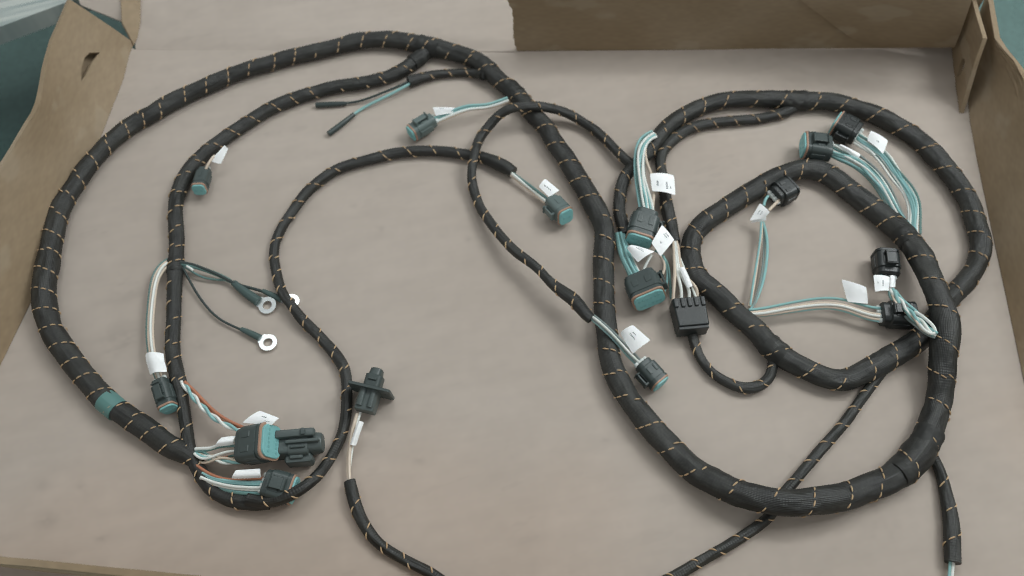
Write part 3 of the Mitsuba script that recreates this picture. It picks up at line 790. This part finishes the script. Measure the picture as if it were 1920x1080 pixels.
# connector below the short branch
bundle([(812, 225, 7), (838, 213, 9), (860, 205, 10), (880, 200, 10), (905, 198.5, 9), (930, 193, 8), (952, 185, 8)], [(-2.5, -2, 1.5, TL), (3, 1, 0, TL), (6, 3, 0, W), (8, 5, -1, CR)], 2.5, 0.5, 1)
plug((813, 224), (773, 249), 30, 11, 7.5, 6.5, 10, 'plastic_grey', latch='top', ways=3, label='grey connector with teal mouth at the top middle')
tag([(811, 201, 14), (853, 202, 12), (850, 212, 10), (817, 217, 11)], [(0.3, 0.5, 0.18, 0.26)], 1)
# connector of the S cable
wire([(958, 324, 6), (990, 350, 5), (1010, 366, 5), (1024, 378, 6)], W, 2.9)
wire([(957, 328, 5), (988, 352, 3), (1008, 369, 4), (1022, 380, 5)], CR, 2.6)
wire([(962, 325, 5), (990, 345, 6), (1010, 360, 6.5), (1028, 374, 6.5)], GR, 2.6)
plug((1033, 377), (1060, 405), 32, 13, 6.5, 10.5, -4, 'plastic_grey', latch='left', ways=2, label='grey connector on the end of the S shaped cable')
tag([(1010, 350, 9), (1022, 335, 11), (1049, 357, 10), (1030, 370, 9)], [(0.42, 0.50, 0.18, 0.38), (0.45, 0.53, 0.42, 0.78)], 0.6)
# connector of the arching cable
bundle([(1108, 592, 17), (1135, 615, 17), (1159, 639, 13), (1181, 664, 9), (1199, 681, 8)], [(-4, -6, 0.5, GY), (-1, -1, 1.5, W), (2, 3, 0.5, GY), (4, 6, -1, TL)], 2.3, 0.7, 2)
plug((1203, 681), (1237, 718), 36, 13, 8, 7, -2, 'plastic_dark', latch='left', ways=4, label='dark connector with a looped latch right of the trunk')
tag([(1163, 624, 12), (1187, 609, 17), (1220, 638, 17), (1186, 664, 12)], [(0.48, 0.54, 0.28, 0.62), (0.66, 0.71, 0.30, 0.5)], 1.4)
# left connector with the white wrap
bundle([(331, 489, 4), (310, 496, 7), (296, 515, 7), (286, 560, 7), (282, 610, 7), (284, 650, 8), (292, 690, 9), (302, 718, 9)], [(-4, -4, 0, CR), (0, 0, 1.5, W), (4, 3, 0, CR), (7, 6, -1, GR)], 2.7, 0.5, 3)
plug((301, 714), (317, 764), 32, 13, 8, 7, 10, 'plastic_dark', latch='top', ways=3, label='dark connector beside the inner left loop')
tag([(274, 664, 12), (308, 663, 15), (312, 697, 15), (280, 703, 12)], (), 3.2)
# small round connector at the upper left
wire([(402, 292, 12), (392, 305, 12), (384, 322, 9)], CR, 2.5)
plug((385, 319), (374, 354), 26, 10, 5.5, 9.0, 4, 'plastic_dark', latch=None, ways=2, label='small round connector hanging at the upper left loop')
tag([(394, 302, 11), (421, 272, 15), (428, 279, 12), (414, 308, 8)], (), 0.6)

# three ring terminals


def ring(boot, centre, ro, ri, z=1.2, tilt=(0, 0), label=None, hw=5.4, glint=None):
    P, R, L = curve([(a, b, hw * f, zz) for (a, b, zz), f in zip(boot, (0.7, 1.0, 1.12))], 0.001, 0.002)
    k = put(H, 'ring_terminal', tube(P, R, 14, 0.05, flat=0.12)[0], 'boot_green', True, label)
    c = at(*centre, z / 1000)
    s = mpp(c)
    d = at(*boot[-1][:2], z / 1000) - c
    d = d[:2] / np.linalg.norm(d[:2])
    an = np.linspace(0, 2 * np.pi, 60, endpoint=False)
    Rr = ro * s * np.ones(60)
    cosd = np.cos(an) * d[0] + np.sin(an) * d[1]
    reach = np.linalg.norm((at(*boot[-1][:2], z / 1000) - c)[:2])
    Rr = np.maximum(Rr, np.where(cosd > 0.8, np.minimum(reach, 0.62 * ro * s / np.maximum(np.sqrt(1 - cosd ** 2), 1e-3)), 0))
    o = np.column_stack([np.cos(an) * Rr, np.sin(an) * Rr])
    i = np.column_stack([np.cos(an) * ri * s, np.sin(an) * ri * s])
    man = (m3.CrossSection([o]) - m3.CrossSection([i])).extrude(0.0009).refine_to_length(0.003)
    m = tm(man)
    if glint is not None:      # lies so that the unseen back lamp is mirrored towards the viewer
        h_ = (EYE - c) / np.linalg.norm(EYE - c) + (np.array(glint) - c) / np.linalg.norm(np.array(glint) - c)
        m.apply_transform(trimesh.geometry.align_vectors([0, 0, 1], h_))
    m.apply_transform(trimesh.transformations.euler_matrix(math.radians(tilt[0]), math.radians(tilt[1]), 0))
    m.apply_translation(c)
    put(k, 'eyelet', m, 'tinned', 25)


wire([(338, 494, 7), (362, 499, 6), (385, 506, 5), (413, 517, 4), (433, 528, 3)], GR, 4.2)
wire([(338, 492, 8), (362, 496, 7), (386, 505, 6), (415, 518, 5), (440, 531, 4), (478, 542, 3.4), (500, 549, 3)], BK, 2.8)
wire([(340, 497, 6), (358, 508, 5), (377, 519, 3), (400, 524, 2.5), (430, 526, 2.5)], GR, 1.9)
wire([(341, 499, 6), (355, 525, 4), (366, 545, 3), (381, 567, 2.5), (407, 595, 2.2), (431, 609, 2.2), (456, 620, 2.4)], BK, 2.3)
wire([(350, 499, 7), (358, 504, 6.6), (362, 507, 6)], W, 2.6)
ring([(438, 530, 3), (460, 548, 3.2), (484, 565, 2.6)], (502, 573), 16.8, 8.6, 1.4, (6, -5), 'bright ring terminal nearest the thick green boot', 8.5)
ring([(452, 617, 2.4), (470, 625, 2.6), (488, 634, 2.4)], (503, 643), 16.8, 8.8, 1.2, (-2, 2), 'lower ring terminal lying flat', 6.0)
ring([(492, 545, 3), (510, 553, 3), (528, 562, 2.4)], (547, 565), 14, 6.5, 1.8, (0, 0), 'ring terminal half hidden under the S shaped cable', 5.5, (0.05, 1.25, 2.3))

# lower left cluster
twisted([(341, 716, 7), (363, 744, 9), (392, 775, 12), (422, 796, 14), (455, 809, 15)], [W, TL], 3.0, 0.021)
wire([(346, 716, 7), (380, 750, 9), (405, 774, 11), (430, 790, 13), (457, 802, 14)], OR, 3.2, 'flat orange brown wire at the lower left')
wire([(348, 721, 6), (377, 754, 8), (402, 780, 10), (428, 796, 12), (457, 806, 13)], OR, 2.8)
wire([(366, 842, 8), (385, 841, 9), (402, 840, 10), (415, 829, 12), (435, 826, 14), (458, 824, 14)], W, 3.2)
wire([(366, 846, 7), (388, 845, 8), (410, 838, 10), (432, 836, 12), (456, 836, 13)], GR, 2.7)
wire([(364, 850, 9), (384, 862, 10), (408, 852, 12), (430, 846, 13), (458, 845, 14)], W, 2.5)
wire([(366, 860, 6), (390, 868, 8), (414, 857, 11), (436, 862, 11), (458, 866, 11)], CR, 2.5)
tag([(405, 838, 13), (416, 820, 15), (442, 817, 16), (438, 834, 14)], (), 2.5)
twisted([(365, 853, 7), (392, 858, 8), (412, 864, 9), (435, 868, 10), (460, 861, 11)], [W, TL], 2.8, 0.020, 0.3)
twisted([(366, 848, 6), (390, 852, 7), (410, 860, 7), (432, 858, 9), (458, 852, 10)], [CR, GR], 2.4, 0.02, 0.1)
wire([(400, 860, 6), (425, 857, 8), (458, 855, 10)], OR, 2.6)
plug((455, 838), (506, 828), 68, 17.5, 11, 20, 4, 'plastic_dark', latch=None, ways=12, label='large dark connector with a teal mouth in the lower left cluster', wide_back=0.95)
tag([(454, 793, 22), (487, 770, 24), (524, 784, 25), (510, 797, 25)], [(0.62, 0.70, 0.40, 0.60), (0.30, 0.36, 0.65, 0.85)], 1)

# grey connector without mouth, beside it
M, Ln = pose((512, 838), (606, 830), 9, 9, 0)
s = mpp(at(560, 835, 0.009))
Wd, Hh = 50 * s, 0.016
gm = join(loft([(0, Wd * .86, Hh * .9, .002), (Ln * .35, Wd * .86, Hh * .9, .002), (Ln * .36, Wd, Hh, .003), (Ln * .74, Wd, Hh, .003), (Ln * .75, Wd * .8, Hh * .85, .004), (Ln * .97, Wd * .72, Hh * .8, .005), (Ln, Wd * .64, Hh * .7, .005)]),
          box(Ln * .1, Ln * .9, Wd * .10, Wd * .40, Hh * .45, Hh * .45 + .004, .001), box(Ln * .3, Ln * .98, -Wd * .12, Wd * .02, Hh * .40, Hh * .5 + .002, .0008),
          box(Ln * .26, Ln * .80, -Wd * .74, -Wd * .40, -Hh * .46, Hh * .22, .0012), box(Ln * .36, Ln * .64, -Wd * .62, -Wd * .44, Hh * .2, Hh * .2 + .0022, .0008))
gk = put(H, 'connector', moved(gm, M), 'plastic_slate', 30, 'grey ribbed connector lying right of the large dark one')
put(gk, 'latch', moved(join(box(Ln * .4, Ln * .7, -Wd * .30, -Wd * .20, Hh * .45, Hh * .5 + .0016, .0006), box(Ln * .62, Ln * .72, Wd * .12, Wd * .38, Hh * .45 + .0038, Hh * .45 + .0056, .0006)), M), 'plastic_dark', 30)

# lowest connector, under the cable
wire([(368, 872, 7), (382, 882, 8), (400, 892, 9), (425, 899, 9), (460, 899, 9), (500, 896, 9)], OR, 2.8)
bundle([(378, 890, 7), (402, 900, 8), (430, 906, 9), (460, 908, 9), (497, 908, 9)], [(-3, -4, 0.5, TL), (0, 0, 0, TL), (5, 6, 1.8, W), (7, 11, 0.5, W), (10, 16, -1, TL), (10, 21, -1, GR)], 3.0, 0.4, 5)
plug((497, 906), (549, 919), 54, 14, 9, 8, 0, 'plastic_dark', latch='top', ways=8, label='dark connector at the bottom of the lower left cluster', wide_back=0.95)
tag([(434, 897, 14), (442, 881, 17), (488, 879, 16), (490, 896, 13)], (), 1.5)

# flanged panel connector
wire([(670, 775, 9), (660, 812, 8), (655, 850, 6), (656, 905, 4)], CR, 3.4)
wire([(676, 773, 9), (668, 800, 8), (659, 850, 5), (653, 903, 4)], W, 2.6)
wire([(661, 800, 7), (654, 840, 5), (651, 880, 4), (654, 904, 4)], CR, 2.4)
tag([(672, 789, 11), (683, 792, 11), (667, 836, 8), (655, 834, 8)], (), 2.2, 'white paper wrap below the flanged connector')
M, Ln = pose((684, 772), (708, 694), 9, 12, 0)
s = mpp(at(695, 735, 0.01))
fl = join(loft([(0, 36 * s, .010, .0015), (.0005, 37 * s, .011, .0015), (Ln * .50, 37 * s, .011, .0015)]), cyl(.002, Ln * .4, Ln * .28, 10 * s, .0052), cyl(.002, Ln * .4, Ln * .28, -10 * s, .0052))
fk = put(H, 'connector', moved(fl, M), 'plastic_slate', 30, 'dark grey flange mount connector beside the S shaped cable')
put(fk, 'flange_plate', moved(join(loft([(Ln * .47, 80 * s, .019, .002), (Ln * .48, 82 * s, .020, .002), (Ln * .535, 82 * s, .020, .002), (Ln * .545, 80 * s, .019, .002)]),
                                cyl(.0022, .002, Ln * .50, 33 * s, .0), cyl(.0022, .002, Ln * .50, -33 * s, .0)), M), 'plastic_dark', 30)
put(fk, 'mating_end', moved(join(loft([(Ln * .53, 33 * s, .011, .003), (Ln * .84, 33 * s, .0115, .003), (Ln * .86, 25 * s, .010, .003), (Ln * 1.0, 23 * s, .0095, .003), (Ln * 1.02, 19 * s, .008, .003)]),
                               box(Ln * .70, Ln * .78, -8 * s, 8 * s, .0055, .0068)), M), 'plastic_dark', 30)

# ---- middle right cluster
bundle([(1226, 250, 12), (1207, 267, 14), (1200, 290, 15), (1199, 325, 14), (1206, 360, 12), (1213, 397, 11)], [(-4, -7, 1, TL), (-8, -3, 1.8, W), (-3, 1, 2.2, TL), (0, 5, 1, TL), (3, 9, 0.6, GR), (-6, -9, 0, GY), (-1, -12, 1.5, W), (2, 3, 2.8, W), (6, 12, 0, TL)], 2.4, 1.3, 7)
wire([(1229, 252, 12), (1213, 266, 14), (1209, 285, 15), (1213, 306, 14), (1223, 332, 13), (1226, 360, 12), (1223, 398, 11)], CR, 2.9)
plug((1213, 399), (1199, 449), 52, 15, 11, 11, -5, 'plastic_dark', latch='right', ways=8, label='dark connector between the two coil sleeves, mouth towards the viewer', wide_back=0.8)
tag([(1218, 326, 16), (1263, 329, 15), (1267, 366, 14), (1223, 358, 15)], [(0.22, 0.29, 0.45, 0.72), (0.60, 0.67, 0.48, 0.82), (0.76, 0.82, 0.66, 0.74)], 1.8)
bundle([(1163, 436, 5), (1167, 458, 7), (1175, 482, 9), (1186, 506, 10), (1195, 522, 10)], [(-5, -6, 1, TL), (-2, -2, 2, TL), (2, 2, 1, GR), (5, 6, 1, TL), (-7, -9, 0, W), (8, 12, 0.5, GR), (0, -4, 2.5, TL)], 2.7, 1.1, 8)
wire([(1222, 478, 14), (1212, 495, 12), (1205, 512, 10), (1203, 520, 10)], W, 2.6)
wire([(1236, 478, 12), (1246, 490, 10), (1243, 515, 9), (1225, 528, 9)], CR, 2.6)
wire([(1243, 480, 12), (1252, 505, 8), (1248, 540, 6), (1240, 560, 6)], TL, 2.6)
wire([(1228, 470, 12), (1245, 480, 11), (1256, 520, 8), (1258, 560, 6)], GR, 2.4)
plug((1199, 519), (1217, 560), 64, 15, 8, 12.5, 18, 'plastic_dark', latch='right', ways=12, label='dark connector with a wide teal mouth left of the black block', wide_back=0.92)
tag([(1175, 466, 15), (1187, 460, 16), (1228, 471, 18), (1196, 492, 15)], [(0.62, 0.68, 0.3, 0.72), (0.76, 0.81, 0.36, 0.62)], 2)
tag([(1221, 456, 18), (1241, 422, 17), (1265, 449, 18), (1239, 481, 17)], [(0.68, 0.74, 0.34, 0.62), (0.80, 0.86, 0.40, 0.68), (0.30, 0.36, 0.42, 0.58)], 1.5)
for a, b, mm in ((0, 0, CR), (1, 1, W), (2, 2, W), (3, 3, CR)):
    wire([(1263 + 1.5 * a, 452, 6), (1264 + 3 * a, 480, 9), (1265 + 7 * a, 520, 11), (1263 + 14.5 * b, 545 - 2 * b, 10), (1262 + 15 * b, 569 - 4.5 * b, 8)], mm, 3.2)
wire([(1266, 452, 5), (1275, 485, 8), (1290, 520, 9), (1306, 562, 8)], W, 2.6)
tag([(1273, 503, 14), (1283, 501, 14), (1299, 536, 12), (1290, 541, 12)], (), 1)
M, Ln = pose((1287, 566), (1298, 617), 8, 8, 0)
s = mpp(at(1290, 595, .008))
bw = 62 * s
blk = [loft([(0, bw - .001, .0125, .0012), (.0006, bw, .0135, .0012), (Ln - .0005, bw * .93, .0135, .0012), (Ln, bw * .92, .0125, .0012)])]
for i in range(5):
    y = (i - 2) * bw * .205
    blk.append(box(.0004, Ln * .36, y - bw * .062, y + bw * .062, .0064, .0080, .0006))
bk = put(H, 'connector', moved(join(*blk), M), 'plastic_black', 30, 'flat black block connector with ribs')
put(bk, 'front_rim', moved(box(Ln - .0004, Ln + .0022, -bw * .45, bw * .45, -.0058, .0052), M), 'plastic_black', 30)

# ---- right coil connectors
plug((1557, 279), (1508, 273), 50, 15, 11, 11, 6, 'plastic_dark', latch='top', ways=6, label='dark connector with its teal mouth to the left, front one of the pair', wide_back=0.95)
plug((1608, 252), (1568, 232), 48, 15, 10, 10, 4, 'plastic_black', latch='right', ways=6, label='black connector behind, tucked under the right coil', wide_back=0.9)
bundle([(1558, 282, 11), (1580, 290, 13), (1605, 302, 14), (1633, 324, 13), (1656, 353, 12), (1678, 391, 11), (1700, 426, 10)], [(8, 6, 0, TL), (3, 3, 1.5, TL), (0, 0, 2.2, W), (-4, -3, 1.5, GR), (-9, -5, 1.2, W), (5, 8, -0.5, W), (-13, -8, 0.5, GY), (10, 11, -1, GR), (1, -7, 2.5, TL)], 2.2, 2.0, 11)
bundle([(1607, 258, 10), (1630, 272, 12), (1655, 292, 13), (1676, 320, 13), (1696, 349, 12), (1710, 376, 11), (1714, 405, 10), (1713, 438, 9)], [(7, 3, 0, GR), (2, 2, 1.5, TL), (-2, -1, 2.2, TL), (-5, -4, 1.2, TL), (5, 6, 0.5, W), (0, 4, 1, TL), (-9, -9, 0.5, W), (10, 9, -0.5, W), (-3, -13, 1.5, GR)], 2.2, 2.0, 12)
wire([(1603, 264, 10), (1622, 276, 12), (1640, 292, 13)], W, 3)
wire([(1560, 288, 10), (1580, 298, 12), (1600, 306, 13)], W, 3)
tag([(1632, 245, 18), (1665, 264, 18), (1656, 289, 16), (1626, 263, 16)], [(0.45, 0.62, 0.52, 0.58)], 1.2)
tag([(1571, 274, 17), (1578, 271, 18), (1614, 289, 18), (1608, 300, 16)], [(0.4, 0.48, 0.3, 0.6)], 1.5)

# connector under the inner loop with the folded tag
plug((1452, 369), (1484, 351), 44, 15, 8, 8, 0, 'plastic_black', latch='right', seal=False, face=False, ways=4, label='black connector half under the inner coil loop', wide_back=0.8)
wire([(1428, 418, 8), (1428, 430, 6), (1424, 460, 5), (1417, 510, 5), (1405, 575, 7)], CR, 3.0)
wire([(1430, 416, 8), (1437, 440, 6), (1437, 493, 5), (1427, 540, 5), (1408, 580, 7)], TL, 2.8)
wire([(1427, 416, 9), (1425, 450, 7), (1419, 490, 6), (1407, 572, 8)], TL, 2.0)
wire([(1433, 420, 7), (1433, 450, 4), (1430, 500, 4), (1410, 580, 7)], GY, 2.4)
wire([(1441, 395, 10), (1452, 384, 10), (1462, 374, 9)], CR, 3.0)
wire([(1432, 386, 10), (1435, 375, 10), (1440, 368, 9)], TL, 2.8)
tag([(1425, 381, 14), (1444, 398, 14), (1432, 410, 10), (1405, 414, 8)], [(0.3, 0.36, 0.30, 0.62), (0.52, 0.58, 0.32, 0.66)], 1)
tag([(1436, 404, 10), (1437, 413, 8), (1408, 418, 6), (1412, 412, 7)], (), 0.6)
# horizontal pair towards the black connector
bundle([(1404, 586, 8), (1435, 584, 7), (1467, 579, 7), (1513, 572, 8), (1557, 569, 9), (1590, 575, 9), (1620, 586, 9), (1650, 592, 9)], [(-5, -14, 0, TL), (0, -2, 1.5, CR), (3, 1, 2, W), (6, 7, 0.5, CR), (7, 10, -0.5, TL)], 2.6, 0.3, 14)
plug((1651, 589), (1714, 592), 46, 15, 8, 8, 0, 'plastic_black', latch='top', seal=False, face=False, ways=4, label='black connector at the end of the horizontal wires', wide_back=0.9)
tag([(1577, 523, 16), (1624, 538, 17), (1628, 570, 11), (1589, 566, 11)], (), 1.6)
plug((1664, 518), (1658, 474), 44, 15, 9, 9, 0, 'plastic_black', latch='top', seal=False, face=False, ways=4, label='black connector standing above the double paper tag', wide_back=0.95)
wire([(1652, 518, 10), (1653, 512, 10), (1654, 508, 9)], TL, 2.4)
wire([(1672, 518, 10), (1671, 512, 10), (1670, 508, 9)], CR, 2.4)
tag([(1637, 516, 15), (1668, 520, 15), (1667, 545, 14), (1641, 547, 14)], [(0.18, 0.26, 0.45, 0.52), (0.48, 0.55, 0.32, 0.74)], 1.4)
tag([(1669, 516, 14), (1678, 518, 13), (1679, 539, 12), (1669, 539, 13)], (), 0.6)
twisted([(1671, 542, 13), (1684, 560, 16), (1700, 580, 19), (1720, 598, 22), (1740, 616, 25), (1756, 627, 26)], [W, TL], 3.0, 0.019, 0.2)
twisted([(1668, 546, 12), (1674, 562, 14), (1688, 575, 17), (1708, 594, 20), (1726, 612, 23), (1750, 630, 25)], [CR, GR], 2.4, 0.021, 0.6)
wire([(1715, 585, 20), (1727, 590, 23), (1744, 605, 26), (1756, 618, 27), (1757, 628, 26), (1748, 629, 26), (1733, 620, 26), (1724, 608, 25)], W, 3.0)
wire([(1679, 545, 12), (1690, 560, 15), (1703, 572, 18), (1718, 583, 20), (1734, 606, 23), (1752, 624, 25)], TL, 2.8)
wire([(1690, 585, 14), (1706, 602, 17), (1722, 615, 21), (1738, 628, 24), (1753, 633, 24)], GY, 2.4)
# wires out of the lower right tail
wire([(1788, 1050, 5), (1786, 1068, 4), (1784, 1100, 4)], W, 3.2)
wire([(1782, 1050, 5), (1780, 1070, 4), (1778, 1100, 4)], TL, 2.6)
